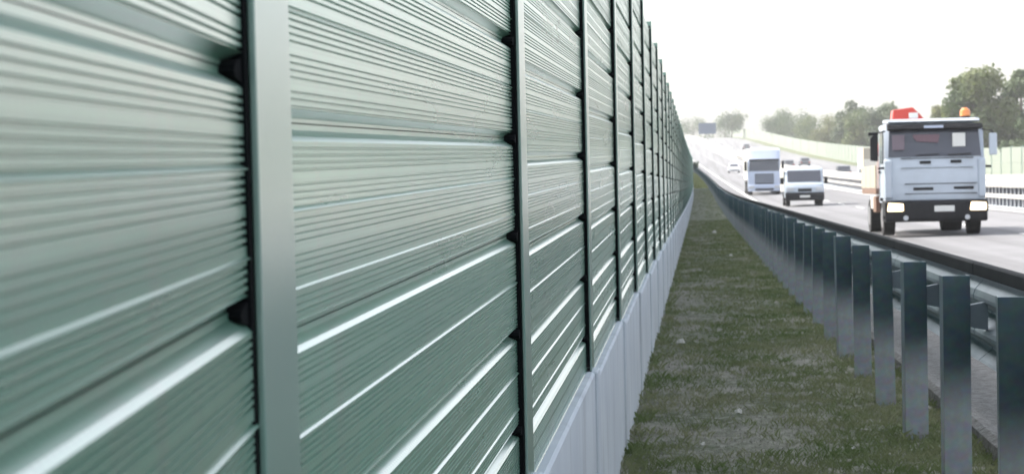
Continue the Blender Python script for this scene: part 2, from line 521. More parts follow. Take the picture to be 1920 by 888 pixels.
# grass verge between wall and guard rail
def hsh(u, y):
    return (math.sin(u * 7.3 + y * 3.1) + math.sin(u * 13.7 - y * 5.3 + 1.3) + math.sin(u * 3.1 + y * 9.7 + 2.1)) / 3
def clod(u, y):
    v = Vector((u * 4.0, y * 3.0, 1.7))
    return 0.010 * hsh(u, y) + 0.020 * mnoise.noise(v) + 0.016 * mnoise.noise(v * 2.6)
def vj(u, y):
    return clod(u, y) - (0.02 if u > 1.5 else 0)
ys_v = [i * 0.06 for i in range(-40, 520)] + [31.2 + i * 0.8 for i in range(0, 70)] + [87.5 + i * 4 for i in range(0, 75)]
us_v = [-0.60 + i * 0.05 for i in range(0, 45)]
structure(sheet('verge', us_v, ys_v, lambda u: 0.0, M_SOIL, jit=vj))

def blades(name, n, ufun, yfun, hmin, hmax, wmin, wmax, m, keep=None):
    vs, fs = [], []
    k = 0
    while k < n:
        y = yfun(); u = ufun()
        if keep and not keep(u, y): 
            continue
        k += 1
        p = P(u, y, clod(u, y) - 0.004)
        sc = 1.0 + y * 0.03
        h = random.uniform(hmin, hmax)
        wd = random.uniform(wmin, wmax) * sc
        a = random.uniform(0, 6.283)
        lean = random.uniform(0.2, 1.3) * h
        b = random.uniform(0, 6.283)
        dx, dy = math.cos(a) * wd, math.sin(a) * wd
        lx, ly = math.cos(b) * lean, math.sin(b) * lean
        o = len(vs)
        vs += [(p.x - dx, p.y - dy, p.z), (p.x + dx, p.y + dy, p.z), (p.x + lx * .45 + dx * .7, p.y + ly * .45 + dy * .7, p.z + h * .7), (p.x + lx, p.y + ly, p.z + h)]
        fs += [(o, o + 1, o + 2), (o, o + 2, o + 3)]
    me = bpy.data.meshes.new(name)
    me.from_pydata(vs, [], fs)
    me.materials.append(m)
    return link(name, me)
def near_y():                    # density falls with distance
    return 5.5 + (75 * random.random() ** 2.2 if random.random() < 0.8 else 195 * random.random() ** 1.5)
def patch(u, y):
    v = Vector((u * 1.6, y * 0.75, 0.3))
    return 2.6 * mnoise.noise(v) + 1.8 * mnoise.noise(v * 2.7) + 1.3 * mnoise.noise(v * 7.0) + 0.9 * (u - 0.35) - 1.1 * math.exp(-((u - 0.12) / 0.28) ** 2) * (0.6 + mnoise.noise(Vector((u, y * 0.35, 4.0)))) + 0.5
g = blades('verge_grass', 150000, lambda: random.uniform(-0.42, 1.55), near_y, 0.012, 0.05, 0.0012, 0.003, M_GRASS,
           lambda u, y: patch(u, y) + random.uniform(-1.5, 1.5) > 0.0)
tag(g, 'short green mown grass on the verge', 'grass'); g['kind'] = 'stuff'
g = blades('dry_grass', 75000, lambda: random.uniform(-0.42, 1.55), near_y, 0.004, 0.022, 0.0012, 0.003, M_GRASSD,
           lambda u, y: patch(u, y) + random.uniform(-1.5, 1.5) < 0.7)
tag(g, 'grey dry mown clippings lying between the green grass', 'grass'); g['kind'] = 'stuff'
def edge_u():
    return random.choice((random.gauss(-0.40, 0.05), random.gauss(1.24, 0.13), random.gauss(1.45, 0.1)))
g = blades('verge_weeds', 9000, edge_u, lambda: 5.5 + 60 * random.random() ** 1.8, 0.025, 0.085, 0.0012, 0.003, M_GRASS,
           lambda u, y: -0.46 < u < 1.62 and mnoise.noise(Vector((u * 3, y * 1.7, 9.0))) > -0.05)
tag(g, 'taller uneven grass along the wall foot and around the rail posts', 'grass'); g['kind'] = 'stuff'
g = blades('sun_painted_grass', 9000, lambda: random.uniform(-0.42, 1.55), lambda: random.uniform(205, 310), 0.05, 0.22, 0.006, 0.012, M_SUNGRASS)
tag(g, 'grass at the far end of the verge, coloured pale yellow for sunlight', 'grass'); g['kind'] = 'stuff'

# ------------------------------------------------------------------ noise barrier
PH, BAY, UW = 0.25, 3.0, -0.474
RIB = 0.0085
def ribs(z, n):
    pts = []
    for i in range(n):
        t = z - i * RIB
        if i % 5 == 4:
            pts += [(t, 0.0)]
            continue
        pts += [(t, 0.0), (t - 0.0046, 0.0), (t - 0.0054, -0.0048), (t - 0.0073, -0.0048)]
    return pts
def ledge(z, d=0.007):
    return [(z + 0.001, 0.0), (z - 0.0012, 0.0036), (z - 0.0021, 0.0036), (z - 0.0034, 0.0)]
HEAD = [(0.0, -0.02), (-0.007, -0.02), (-0.016, -0.006), (-0.022, 0.0)]
TAIL = [(-0.2345, 0.0), (-0.2435, -0.02), (-0.2485, -0.02)]
PROF_A = HEAD + ribs(-0.024, 11) + ledge(-0.1195) + ribs(-0.1235, 13) + TAIL
PROF_B = HEAD + ribs(-0.024, 9) + ledge(-0.103) + ribs(-0.107, 10) + ledge(-0.195) + ribs(-0.199, 4) + TAIL
PROF_C = HEAD + ribs(-0.024, 13) + [(-0.139, 0.0)]
def panel_mesh(name, prof, length):
    pts = [(x, z) for z, x in prof]
    zb = prof[-1][0]
    pts += [(-0.10, zb), (-0.10, 0.0)]
    return MB().prism(pts, 'y', 0.012, length - 0.012).mesh(name, M_PANEL)
ME_A, ME_B, ME_C = (panel_mesh('panel', p, BAY) for p in (PROF_A, PROF_B, PROF_C))
JOINT = 0.1325                    # top joint of the eye-level panel over the camera
def joint_z(k, n):                # level of joint n in the bay that ends at post k
    return CH + E(post_y(k)) + JOINT - PH * n
def post_y(k):
    return 2.05 + BAY * k
BENT = R(5.65)
def post_p(k):                    # plan position; the nearest bay is turned towards the road
    if k >= 0:
        y = post_y(k); return Vector((UW + S(y), y, 0))
    x = UW + BAY * math.sin(BENT); y = post_y(0) - BAY * math.cos(BENT)
    return Vector((x, y - (-1 - k) * BAY, 0))
N_TOP, N_BOT = -6, 3              # full panels n = -6 .. 2, then one low one
barrier = empty('noise_barrier', (UW, 2.05, E(2.05)))
tag(barrier, 'tall green ribbed metal noise barrier on a concrete base along the grass verge', 'noise barrier')
bl = Vector(barrier.location)
ME_POST_CACHE = {}
def post_mesh(h):
    fw, ft, dp, wt = 0.085, 0.008, 0.16, 0.005
    pts = [(0, -fw), (0, fw), (-ft, fw), (-ft, wt), (-dp + ft, wt), (-dp + ft, fw), (-dp, fw), (-dp, -fw), (-dp + ft, -fw), (-dp + ft, -wt), (-ft, -wt), (-ft, -fw)]
    return MB().prism(pts, 'z', 0.0, h).mesh('post', M_POST, bevel=0.0015, seg=1)
POST_H = (N_BOT - N_TOP) * PH + 0.14 + 0.06
ME_POST = post_mesh(POST_H)
ME_GASKET_SHADE = MB().box(-0.075, -0.0085, -0.099, -0.0855, 0.02, POST_H - 0.08).mesh('gasket_shade', M_RUBBER)  # rubber seal, its black also standing in for the shadow gap beside the flange
ME_PAD = MB().prism([(-0.132, 0.0), (-0.127, 0.006), (-0.115, 0.010), (-0.098, 0.013), (-0.098, -0.012), (-0.115, -0.009), (-0.127, -0.006)], 'x', -0.075, -0.012).mesh('pad', M_RUBBER)
PROUD = 0.021
NEAR_BAYS = 30
ME_FOOT = MB().box(-0.2, 0.024, -0.092, 0.091, -1.1, -0.0005).mesh('concrete_foot', M_PLINTH, bevel=0.006, seg=1)
plinth_len = BAY
def bay_frame(k):
    a, b = post_p(k - 1), post_p(k)
    d = (b - a)
    return a, b, math.atan2(-d.x, d.y)
PLINTH_TOP = JOINT - PH * N_BOT - 0.14
far_panels, far_plinths, far_posts = MB(), MB(), MB()
for k in range(-1, 138):
    a, b, rz = bay_frame(k)
    nx = Vector((math.cos(rz), math.sin(rz), 0))
    along = Vector((-math.sin(rz), math.cos(rz), 0))
    zj = CH + E(post_y(k)) + JOINT
    y_end = b.y
    zpl = CH + E(post_y(k)) + PLINTH_TOP
    zg = E(post_y(k)) - 0.12
    if 0 <= k < NEAR_BAYS:
        for n in range(N_TOP, N_BOT + 1):
            me = ME_C if n == N_BOT else (ME_B if n % 2 == 0 else ME_A)
            o = link('panel', me, barrier, a - bl + nx * random.uniform(-.002, .002) + Vector((0, 0, zj - PH * n)), rz + random.uniform(-.0012, .0012))
    else:
        for n in range(N_TOP, N_BOT + 1):
            h = 0.139 if n == N_BOT else PH
            z1 = zj - PH * n
            cs = [(-0.1, z1 - h), (0, z1 - h + 0.024), (0, z1 - 0.03), (-0.03, z1 - 0.012), (-0.1, z1)]
            q0 = [a + nx * x + Vector((0, 0, z)) for x, z in cs]
            q1 = [b + nx * x + Vector((0, 0, z)) for x, z in cs]
            m5 = len(cs)
            far_panels.add([p - bl for p in q0 + q1], [(i, (i + 1) % m5, (i + 1) % m5 + m5, i + m5) for i in range(m5)])
    # plinth slab, its far end under the post at the end of the bay
    L0 = (b - a).length
    pm = MB().prism([(PROUD + 0.012, zg - zpl), (PROUD + 0.012, -0.010), (PROUD + 0.002, 0.0), (-0.2, 0.0), (-0.2, zg - zpl)], 'y', 0.104, L0 - 0.085)
    if k < NEAR_BAYS:
        pm.build('plinth', M_PLINTH, barrier, loc=a - bl + Vector((0, 0, zpl)), rz=rz)
    else:
        Mx = Matrix.Translation(a - bl + Vector((0, 0, zpl))) @ Matrix.Rotation(rz, 4, 'Z')
        far_plinths.add([Mx @ Vector(v) for v in pm.v], pm.f)
    # post at the far end of the bay
    _, _, rz2 = bay_frame(k + 1) if k >= 0 else (0, 0, rz)
    pl = b - bl + Vector((0, 0, zpl)) + Vector((math.cos(rz2), math.sin(rz2), 0)) * PROUD + Vector((0, 0.010, 0))
    if k < 90:
        po = link('post', ME_POST, barrier, pl, rz2)
        link('concrete_foot', ME_FOOT, po)
        if k < 9: link('gasket_shade', ME_GASKET_SHADE, po)
        if 0 <= k < 7:
            for n in range(N_TOP, N_BOT + 1):
                link('pad', ME_PAD, po, (0, 0, (zj - PH * n) - zpl - 0.004))
        elif 7 <= k < 30:
            pj = MB()
            for n in range(N_TOP, N_BOT + 1):
                zz = (zj - PH * n) - zpl - 0.004
                pj.prism([(-0.14, zz), (-0.100, zz + 0.015), (-0.100, zz - 0.015)], 'x', -0.075, -0.012)
            pj.build('pad', M_RUBBER, po)['kind'] = 'stuff'
    else:
        far_posts.box(pl.x - 0.1, pl.x, pl.y - 0.09, pl.y + 0.09, pl.z, pl.z + POST_H)
for nm, mbx, mm in (('panel', far_panels, M_PANEL), ('plinth', far_plinths, M_CONC), ('post', far_posts, M_POST)):
    mbx.build(nm, mm, barrier)['kind'] = 'stuff'

# ------------------------------------------------------------------ guard rail along the near shoulder
GX, GH = 1.237, 1.037
rail = empty('guard_rail', (GX, 8, E(8)))
tag(rail, 'grey steel guard rail with close-set posts beside the grass verge', 'guard rail')
rl = Vector(rail.location)
def thrie(x0):
    zs = [(0.064, 0.045), (0.072, 0.045), (0.135, -0.012), (0.165, -0.022), (0.185, -0.020), (0.250, 0.07), (0.262, 0.07),
          (0.325, -0.012), (0.345, -0.022), (0.365, -0.020), (0.430, 0.07), (0.442, 0.07), (0.490, 0.01), (0.50, 0.0)]
    f = [(x0 + x, -z) for z, x in zs]
    bk = [(x + 0.006, z) for x, z in reversed(f)]
    return f + bk
TH = thrie(0.16)
RAIL_TOP = GH + 0.055
SEG = 4.0
y = -6.0
while y < 330:
    y1 = y + (SEG if y < 120 else 10.0)
    a, b = P(GX, y, RAIL_TOP), P(GX, y1 + 0.02, RAIL_TOP)
    n = len(TH)
    m0 = MB().add([a - rl + Vector((x, 0, z)) for x, z in TH] + [b - rl + Vector((x + 0.003, 0, z)) for x, z in TH],
                  [(i, (i + 1) % n, (i + 1) % n + n, i + n) for i in range(n)] + [tuple(range(n - 1, -1, -1)), tuple(range(n, 2 * n))])
    m0.build('beam', M_STEEL, rail)
    tr_ = [(0.145, -0.066), (0.138, -0.060), (0.138, -0.008), (0.146, 0.0), (0.178, 0.0), (0.178, -0.066)]  # added strip, dark to stand in for shade at the top of the beam
    n = len(tr_)
    MB().add([a - rl + Vector((x, 0, z)) for x, z in tr_] + [b - rl + Vector((x + 0.002, 0, z)) for x, z in tr_],
             [(i, (i + 1) % n, (i + 1) % n + n, i + n) for i in range(n)] + [tuple(range(n - 1, -1, -1)), tuple(range(n, 2 * n))]).build('rail_shade_strip', M_RAILSHADE, rail)
    y = y1
# C-section post, its web towards the verge side, plus spacer to the beam
def cpost():
    wd, dp, t = 0.066, 0.11, 0.006
    pts = [(-dp / 2, -wd), (dp / 2, -wd), (dp / 2, -wd + t), (-dp / 2 + t, -wd + t), (-dp / 2 + t, wd - t), (dp / 2, wd - t), (dp / 2, wd), (-dp / 2, wd)]
    # web is turned to face along the road
    pts = [(p[1], p[0]) for p in pts]
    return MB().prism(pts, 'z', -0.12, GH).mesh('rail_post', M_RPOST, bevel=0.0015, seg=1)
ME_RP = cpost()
ME_SP = MB().prism([(0.05, GH - 0.15), (0.155, GH - 0.13), (0.155, GH - 0.27), (0.05, GH - 0.25)], 'y', -0.03, 0.03).mesh('spacer', M_STEEL)
y = 7.83 - 1.82 * 6
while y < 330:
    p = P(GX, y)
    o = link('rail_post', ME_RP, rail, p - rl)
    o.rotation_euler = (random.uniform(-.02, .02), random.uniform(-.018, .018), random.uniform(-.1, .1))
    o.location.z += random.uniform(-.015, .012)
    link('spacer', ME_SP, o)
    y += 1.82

# ------------------------------------------------------------------ median guard rail (pale, two beams on close posts)
med = empty('median_barrier', P(13.0, 40, road_off(13)))
tag(med, 'pale steel median barrier with two rails between the carriageways', 'guard rail')
ml = Vector(med.location)
def beam_run(u, zlo, zhi, th, y0, y1, step, name, m, parent, pl, bulge=0.04):
    mbx = MB()
    yy = y0
    cs = [(-th, zlo), (-th - bulge, zlo + (zhi - zlo) * .25), (-th, (zlo + zhi) / 2), (-th - bulge, zlo + (zhi - zlo) * .75), (-th, zhi), (th, zhi), (th, zlo)]
    prev = None
    n = len(cs)
    while yy <= y1 + 1e-6:
        p = P(u, yy, road_off(u)) - pl
        ring = [p + Vector((x, 0, z)) for x, z in cs]
        if prev:
            mbx.add(prev + ring, [(i, (i + 1) % n, (i + 1) % n + n, i + n) for i in range(n)])
        prev = ring
        yy += step
    return mbx.build(name, m, parent)
for uu in (12.62, 13.38):
    beam_run(uu, 0.78, 1.28, 0.05, 20, 720, 10, 'upper_beam', M_RAILPALE, med, ml)
    beam_run(uu, 0.33, 0.50, 0.05, 20, 720, 10, 'lower_beam', M_RAILPALE, med, ml, 0.02)
pm = MB()
y = 40.0
while y < 420:
    p = P(13.0, y, road_off(13)) - ml
    pm.box(p.x - 0.30, p.x + 0.30, p.y - 0.22, p.y + 0.22, p.z - 0.1, p.z + 1.2)
    y += 1.0
pm.build('post', M_CARG, med)['kind'] = 'stuff'

# ------------------------------------------------------------------ pale noise wall on the far side
UF = 30.0
fw_ = empty('far_noise_wall', P(UF, 120, road_off(UF)))
tag(fw_, 'long pale green noise wall on the far side of the motorway', 'noise barrier')
fl = Vector(fw_.location)
y = 100.0
i = 0
while y < 700:
    L_ = 6.0 if y < 400 else 20.0
    a, b = P(UF, y, road_off(UF) - 0.1), P(UF, y + L_, road_off(UF) - 0.1)
    for j in range(2):
        z0, z1 = (0.0, 1.5) if j == 0 else (1.52, 3.0)
        q = [a + Vector((dx, 0.06, z)) - fl for dx, z in ((0, z0), (0, z1), (0.12, z1), (0.12, z0))]
        r_ = [b + Vector((dx, -0.06, z)) - fl for dx, z in ((0, z0), (0, z1), (0.12, z1), (0.12, z0))]
        MB().add(q + r_, [(0, 1, 5, 4), (1, 2, 6, 5), (2, 3, 7, 6), (3, 0, 4, 7), (0, 3, 2, 1), (4, 5, 6, 7)]).build('panel', M_FARB, fw_)
    MB().box(-0.06, 0.16, -0.055, 0.055, 0, 3.1).build('post', M_POST, fw_, loc=a - fl)
    y += L_
    i += 1

# ------------------------------------------------------------------ vehicles
def wheel(parent, x, y, r, wd, side):
    w_ = MB().cyl((y, r), 'x', r, x - wd / 2, x + wd / 2, 24).build('wheel', M_TYRE, parent, bevel=0.02, smooth=False)
    xs = x + side * wd / 2
    MB().cyl((y, r), 'x', r * 0.58, xs, xs + side * 0.012, 18, r * 0.5).build('rim', M_RIM, w_)
    return w_
def place(name, u, y, label, cat, group=None, away=False):
    p = P(u, y, road_off(u) + 0.004)
    pitch = math.atan((E(y + 3) - E(y - 1)) / 4)
    o = empty(name, p)
    o.rotation_euler = (pitch if not away else -pitch, 0, -heading(y) + (math.pi if away else 0))
    o.rotation_mode = 'XYZ'
    return tag(o, label, cat, group)

BOW = 0.09
def bow_at(x, half):
    return BOW * (abs(x) / half) ** 3
def loft_cab(prof, half, zroof, name, m, parent):
    # side profile swept across the cab, its front bowed in plan and its roof edges rounded down
    xs = [half * t for t in (-1, -.96, -.86, -.7, -.45, 0, .45, .7, .86, .96, 1)]
    n = len(prof)
    mbx = MB()
    vs = []
    for x in xs:
        e = (abs(x) / half) ** 8
        for y_, z_ in prof:
            wt = max(0.0, 1 - y_ / 0.8)
            vs.append((x, y_ + bow_at(x, half) * wt + 0.05 * e * wt, z_ - (0.10 * e if z_ > zroof else 0)))
    fs = []
    for j in range(len(xs) - 1):
        for i in range(n):
            fs.append((j * n + i, j * n + (i + 1) % n, (j + 1) * n + (i + 1) % n, (j + 1) * n + i))
    fs += [tuple(range(n - 1, -1, -1)), tuple(range((len(xs) - 1) * n, len(xs) * n))]
    mbx.add(vs, fs)
    o = mbx.build(name, m, parent)
    for p in o.data.polygons:
        p.use_smooth = len(p.vertices) == 4
    o.data.set_sharp_from_angle(angle=R(28))
    return o
def loft_glass(a, b, w0, w1, half, t, name, m, parent):
    (ya, za), (yb, zb) = a, b
    xs = [i / 10.0 for i in range(-10, 11)]
    vs, fs = [], []
    for s_ in (t, -0.03):
        for q in xs:
            for (y_, z_, wd) in ((ya, za, w0), (yb, zb, w1)):
                x = q * wd
                wt = max(0.0, 1 - y_ / 0.8)
                vs.append((x, y_ + bow_at(x, half) * wt - s_, z_))
    k = 2 * len(xs)
    for i in range(len(xs) - 1):
        fs.append((2 * i, 2 * i + 1, 2 * i + 3, 2 * i + 2))
        fs.append((k + 2 * i + 2, k + 2 * i + 3, k + 2 * i + 1, k + 2 * i))
        fs.append((2 * i, 2 * i + 2, k + 2 * i + 2, k + 2 * i))
        fs.append((2 * i + 3, 2 * i + 1, k + 2 * i + 1, k + 2 * i + 3))
    fs += [(0, k, k + 1, 1), (k - 2, k - 1, 2 * k - 1, 2 * k - 2)]
    return MB().add(vs, fs).build(name, m, parent)
# --- white lorry with crane in the near lane
T = place('lorry', 5.62, 47.0, 'white lorry with lit headlights, red crane and orange beacon on its roof', 'lorry')
cab = [(0.02, 0.80), (0.0, 1.0), (0.015, 1.86), (0.20, 2.60), (0.30, 2.72), (1.55, 2.76), (1.68, 2.62), (1.68, 0.80)]
loft_cab(cab, 1.17, 2.5, 'cab', M_WHITE, T)
def slab_front(pts_yz, x0, x1, t, name, m, parent, bevel=0.01):
    (ya, za), (yb, zb) = pts_yz
    d = Vector((0, yb - ya, zb - za)).normalized()
    n = Vector((0, -d.z, d.y))
    if n.y > 0: n = -n
    q = []
    for s in (0.0, t):
        for (yy, zz) in ((ya, za), (yb, zb)):
            for x in ((x0, x1) if (yy, zz) == (ya, za) else (x1, x0)):
                q.append(Vector((x, yy, zz)) + n * s)
    return MB().add(q, [(0, 1, 2, 3), (7, 6, 5, 4), (0, 4, 5, 1), (1, 5, 6, 2), (2, 6, 7, 3), (3, 7, 4, 0)]).build(name, m, parent, bevel=bevel)
loft_glass((0.026, 1.885), (0.185, 2.545), 1.09, 1.05, 1.17, 0.012, 'windscreen', M_GLASS, T)
MB().box(0.42, 0.72, 0.05, 0.065, 2.12, 2.44).build('paper', M_PAPER, T)
for sgn in (-0.45, 0.3):
    MB().add([(sgn, 0.035 - 0.03, 1.905), (sgn + 0.55, 0.045 - 0.03, 1.93), (sgn + 0.55, 0.06 - 0.03, 1.96), (sgn, 0.045 - 0.03, 1.935)], [(0, 1, 2, 3)]).build('wiper', M_DARK, T)
MB().add([(-1.0, .028, 2.06), (-.72, .028, 2.06), (-.70, .10, 2.42), (-1.0, .10, 2.42)], [(0, 1, 2, 3)]).build('painted_reflection', M_REFLPINK, T)  # flat pieces painted as reflections in the windscreen
MB().add([(-.5, .098, 2.36), (.12, .098, 2.36), (.12, .112, 2.42), (-.5, .112, 2.42), (-.42, .075, 2.26), (.08, .068, 2.22)], [(0, 1, 2, 3), (0, 4, 5, 1)]).build('painted_reflection', M_REFLROSE, T)
MB().prism([(0.10, 2.52), (-0.02, 2.56), (0.05, 2.66), (0.26, 2.68)], 'x', -1.12, 1.12).build('sun_visor', M_DARK, T, bevel=0.015)
MB().prism([(0.2, 2.70), (0.12, 2.74), (0.3, 2.80), (1.5, 2.82), (1.6, 2.74)], 'x', -1.08, 1.08).build('roof_cap', M_WHITE, T, bevel=0.02)
MB().box(-0.25, 0.2, -0.035, 0.0, 2.57, 2.63).build('roof_badge', M_BLUEW, T)
for x0, x1, z0, z1 in ((-0.36, -0.10, 1.72, 1.79), (0.36, 0.62, 1.73, 1.80), (-0.52, -0.05, 1.09, 1.16), (0.42, 0.90, 1.10, 1.17)):
    MB().box(x0, x1, -0.012 + bow_at(max(abs(x0), abs(x1)), 1.17) * .5, 0.06, z0, z1).build('grille_slot', M_DARK, T, bevel=0.008)
for z in (1.235, 1.00, 1.845, 1.62):
    MB().box(-0.72 if z < 1.5 else -0.8, 0.98 if z < 1.5 else 0.9, 0.0, 0.05, z, z + (0.018 if z != 1.62 else 0.008)).build('panel_seam', M_DARK, T)
MB().prism([(-0.10, 0.34), (-0.14, 0.42), (-0.14, 0.80), (-0.06, 0.86), (0.7, 0.86), (0.7, 0.34)], 'x', -1.2, 1.2).build('bumper', M_DARK, T, bevel=0.05, seg=3)
for sx in (-1, 1):
    MB().prism([(0.14, 0.90), (0.05, 0.92), (0.04, 1.80), (0.14, 1.86), (0.35, 1.80), (0.35, 0.90)], 'x', sx * 1.10 - 0.085, sx * 1.10 + 0.085).build('corner_deflector', M_WHITE, T, bevel=0.03, seg=3)
    MB().box(sx * 0.97 - 0.24, sx * 0.97 + 0.24, -0.155, -0.11, 0.56, 0.82).build('headlight_bezel', M_DARK, T, bevel=0.04)
    MB().prism([(sx * 0.97 - 0.19, 0.60), (sx * 0.97 + 0.19, 0.60), (sx * 0.97 + 0.19, 0.78), (sx * 0.97 - 0.16, 0.80)], 'y', -0.185, -0.15).build('headlight', M_LAMP, T, bevel=0.03, seg=3)
    MB().cyl((sx * 0.72, 0.44), 'y', 0.06, -0.155, -0.12, 14).build('fog_lamp', M_LAMPO, T)
    MB().box(sx * 1.15 - 0.05, sx * 1.15 + 0.05, -0.10, 0.4, 0.40, 0.52).build('indicator', M_ORANGE, T, bevel=0.02)
MB().box(-0.05, 0.42, -0.155, -0.135, 0.58, 0.72).build('number_plate', M_PAPER, T, bevel=0.006)
for sx in (-1, 1):
    MB().box(sx * 1.182 - 0.008, sx * 1.182 + 0.008, 0.45, 1.35, 1.75, 2.50).build('side_window', M_GLASS, T, bevel=0.006)
    for ya in (0.36, 1.42):
        MB().box(sx * 1.178 - 0.005, sx * 1.178 + 0.005, ya, ya + 0.015, 0.95, 2.6).build('door_seam', M_DARK, T)
    MB().box(sx * 1.2 - 0.02, sx * 1.2 + 0.02, 1.15, 1.35, 1.52, 1.58).build('door_handle', M_DARK, T, bevel=0.008)
    MB().tube([(sx * 1.15, 0.25, 2.52), (sx * 1.34, 0.05, 2.48), (sx * 1.40, 0.02, 2.38)], 0.022, 6).build('mirror_arm', M_DARK, T)
    if sx < 0:
        MB().prism([(-1.52, 1.82), (-1.52, 2.36), (-1.46, 2.42), (-1.34, 2.42), (-1.34, 1.80)], 'y', -0.02, 0.13).build('mirror', M_DARK, T, bevel=0.02)
        MB().box(-1.56, -1.33, 0.0, 0.2, 2.42, 2.50).build('mirror', M_DARK, T, bevel=0.02)
    else:
        MB().box(1.28, 1.46, 0.0, 0.14, 1.9, 2.42).build('mirror', M_WHITE, T, bevel=0.03)
    MB().tube([(sx * 1.17, 0.2, 1.64), (sx * 1.32, 0.1, 1.63)], 0.03, 6).build('marker_lamp', M_DARK, T)
    wheel(T, sx * 1.02, 1.12, 0.43, 0.28, sx)
    wheel(T, sx * 0.92, 4.55, 0.43, 0.50, sx)
    MB().prism([(0.62, 0.62), (0.72, 0.92), (1.5, 0.92), (1.62, 0.62), (1.5, 0.84), (0.74, 0.84)], 'x', sx * 1.0 - 0.17, sx * 1.0 + 0.17).build('mudguard', M_DARK, T)
MB().box(-0.42, 0.42, 0.5, 6.4, 0.60, 0.85).build('chassis', M_DARK, T)
ld = MB().box(-1.2, 1.2, 2.3, 6.5, 1.0, 1.14).build('load_bed', M_BROWN, T, bevel=0.02)
for sx in (-1, 1):
    for i in range(3):
        MB().box(sx * 1.18 - 0.03, sx * 1.18 + 0.03, 2.32 + i * 1.4, 3.66 + i * 1.4, 1.15, 1.72).build('side_board', M_TAN, ld, bevel=0.01)
MB().box(-1.17, 1.17, 2.27, 2.33, 1.15, 1.95).build('head_board', M_WHITE2, ld, bevel=0.01)
for sx in (-1, 1):
    MB().box(sx * 1.05 - 0.15, sx * 1.05 + 0.15, 2.35, 3.1, 0.55, 0.95).build('toolbox', M_RED if sx > 0 else M_BROWN, T, bevel=0.02)
    MB().box(sx * 1.08 - 0.12, sx * 1.08 + 0.12, 3.2, 3.8, 0.62, 0.96).build('side_tank', M_WHITE2, T, bevel=0.04)
cr = MB().box(-0.75, -0.35, 1.75, 2.15, 0.9, 2.7).build('crane', M_RED, T, bevel=0.03)
MB().prism([(-0.85, 2.72), (-0.80, 3.08), (-0.32, 3.14), (-0.12, 2.94), (0.05, 2.72)], 'y', 1.70, 2.2).build('crane_head', M_RED, cr, bevel=0.03)
MB().box(-0.42, -0.20, 1.66, 1.72, 2.86, 3.0).build('crane_badge', M_PAPER, cr, bevel=0.01)
MB().tube([(-0.85, 1.95, 2.75), (-0.95, 2.6, 2.5), (-0.9, 4.6, 2.0)], 0.09, 8).build('crane_boom', M_RED, cr)
bc = MB().cyl((0.82, 0.75), 'z', 0.11, 2.80, 2.86, 14).build('beacon', M_DARK, T)
MB().cyl((0.82, 0.75), 'z', 0.125, 2.86, 3.0, 16, 0.12).cyl((0.82, 0.75), 'z', 0.12, 3.0, 3.06, 16, 0.05).build('lens', M_ORANGE, bc)
for sx in (-1, 1):
    MB().box(sx * 1.03 - 0.05, sx * 1.03 + 0.05, 0.2, 0.3, 2.70, 2.79).build('roof_lamp', M_LAMPO, T, bevel=0.01)
# seats and steering wheel are hidden by the dark glass

# --- white van with box body
V = place('van', 5.44, 101.0, 'small white van with dark windscreen behind the lorry', 'van')
prof = [(0.03, 0.45), (0.0, 0.75), (0.02, 1.0), (0.12, 1.14), (0.38, 1.22), (0.85, 1.88), (1.05, 2.02), (1.9, 2.08), (1.95, 0.45)]
loft_cab(prof, 0.98, 1.8, 'cab', M_WHITE, V)
slab_front(((0.42, 1.26), (0.83, 1.84)), -0.86, 0.86, 0.03, 'windscreen', M_GLASS, V)
MB().prism([(-0.06, 0.30), (-0.08, 0.62), (-0.02, 0.72), (0.6, 0.72), (0.6, 0.30)], 'x', -0.99, 0.99).build('bumper', M_DARK, V, bevel=0.04)
MB().box(-0.35, 0.35, -0.02, 0.03, 0.76, 0.92).build('grille', M_DARK, V, bevel=0.02)
MB().box(-0.26, 0.26, -0.10, -0.07, 0.46, 0.57).build('number_plate', M_PAPER, V)
for sx in (-1, 1):
    MB().box(sx * 0.74 - 0.18, sx * 0.74 + 0.18, -0.015, 0.06, 0.80, 1.0).build('headlight', M_LAMPO, V, bevel=0.03)
    MB().box(sx * 0.99 - 0.006, sx * 0.99 + 0.006, 0.75, 1.6, 1.28, 1.85).build('side_window', M_GLASS, V)
    MB().box(sx * 1.13 - 0.09, sx * 1.13 + 0.09, 0.62, 0.74, 1.15, 1.5).build('mirror', M_DARK, V, bevel=0.03)
    wheel(V, sx * 0.84, 0.85, 0.34, 0.22, sx)
    wheel(V, sx * 0.84, 4.0, 0.34, 0.24, sx)
MB().box(-1.02, 1.02, 2.05, 5.6, 0.75, 1.98).build('cargo_box', M_WHITE2, V, bevel=0.03)
MB().box(-0.4, 0.4, 0.4, 5.5, 0.45, 0.7).build('chassis', M_DARK, V)

# --- big articulated lorry
A = place('articulated_lorry', 5.02, 150.0, 'large pale blue-white articulated lorry with tall roof fairing', 'lorry')
prof = [(0.03, 0.5), (0.0, 0.9), (0.03, 1.75), (0.16, 2.65), (0.30, 2.80), (0.75, 3.45), (1.2, 3.62), (2.2, 3.62), (2.25, 0.5)]
loft_cab(prof, 1.23, 2.75, 'cab', M_BLUEW, A)
loft_glass((0.045, 1.83), (0.15, 2.55), 1.15, 1.10, 1.23, 0.012, 'windscreen', M_GLASS, A)
MB().prism([(0.14, 2.58), (0.02, 2.62), (0.1, 2.74), (0.28, 2.76)], 'x', -1.15, 1.15).build('sun_visor', M_DARK, A, bevel=0.01)
MB().box(-0.72, 0.72, -0.02, 0.05, 0.85, 1.62).build('grille', M_DARK, A, bevel=0.03)
for z in (0.98, 1.14, 1.30, 1.46):
    MB().box(-0.7, 0.7, -0.045, -0.018, z, z + 0.05).build('grille_bar', M_BLUEW, A)
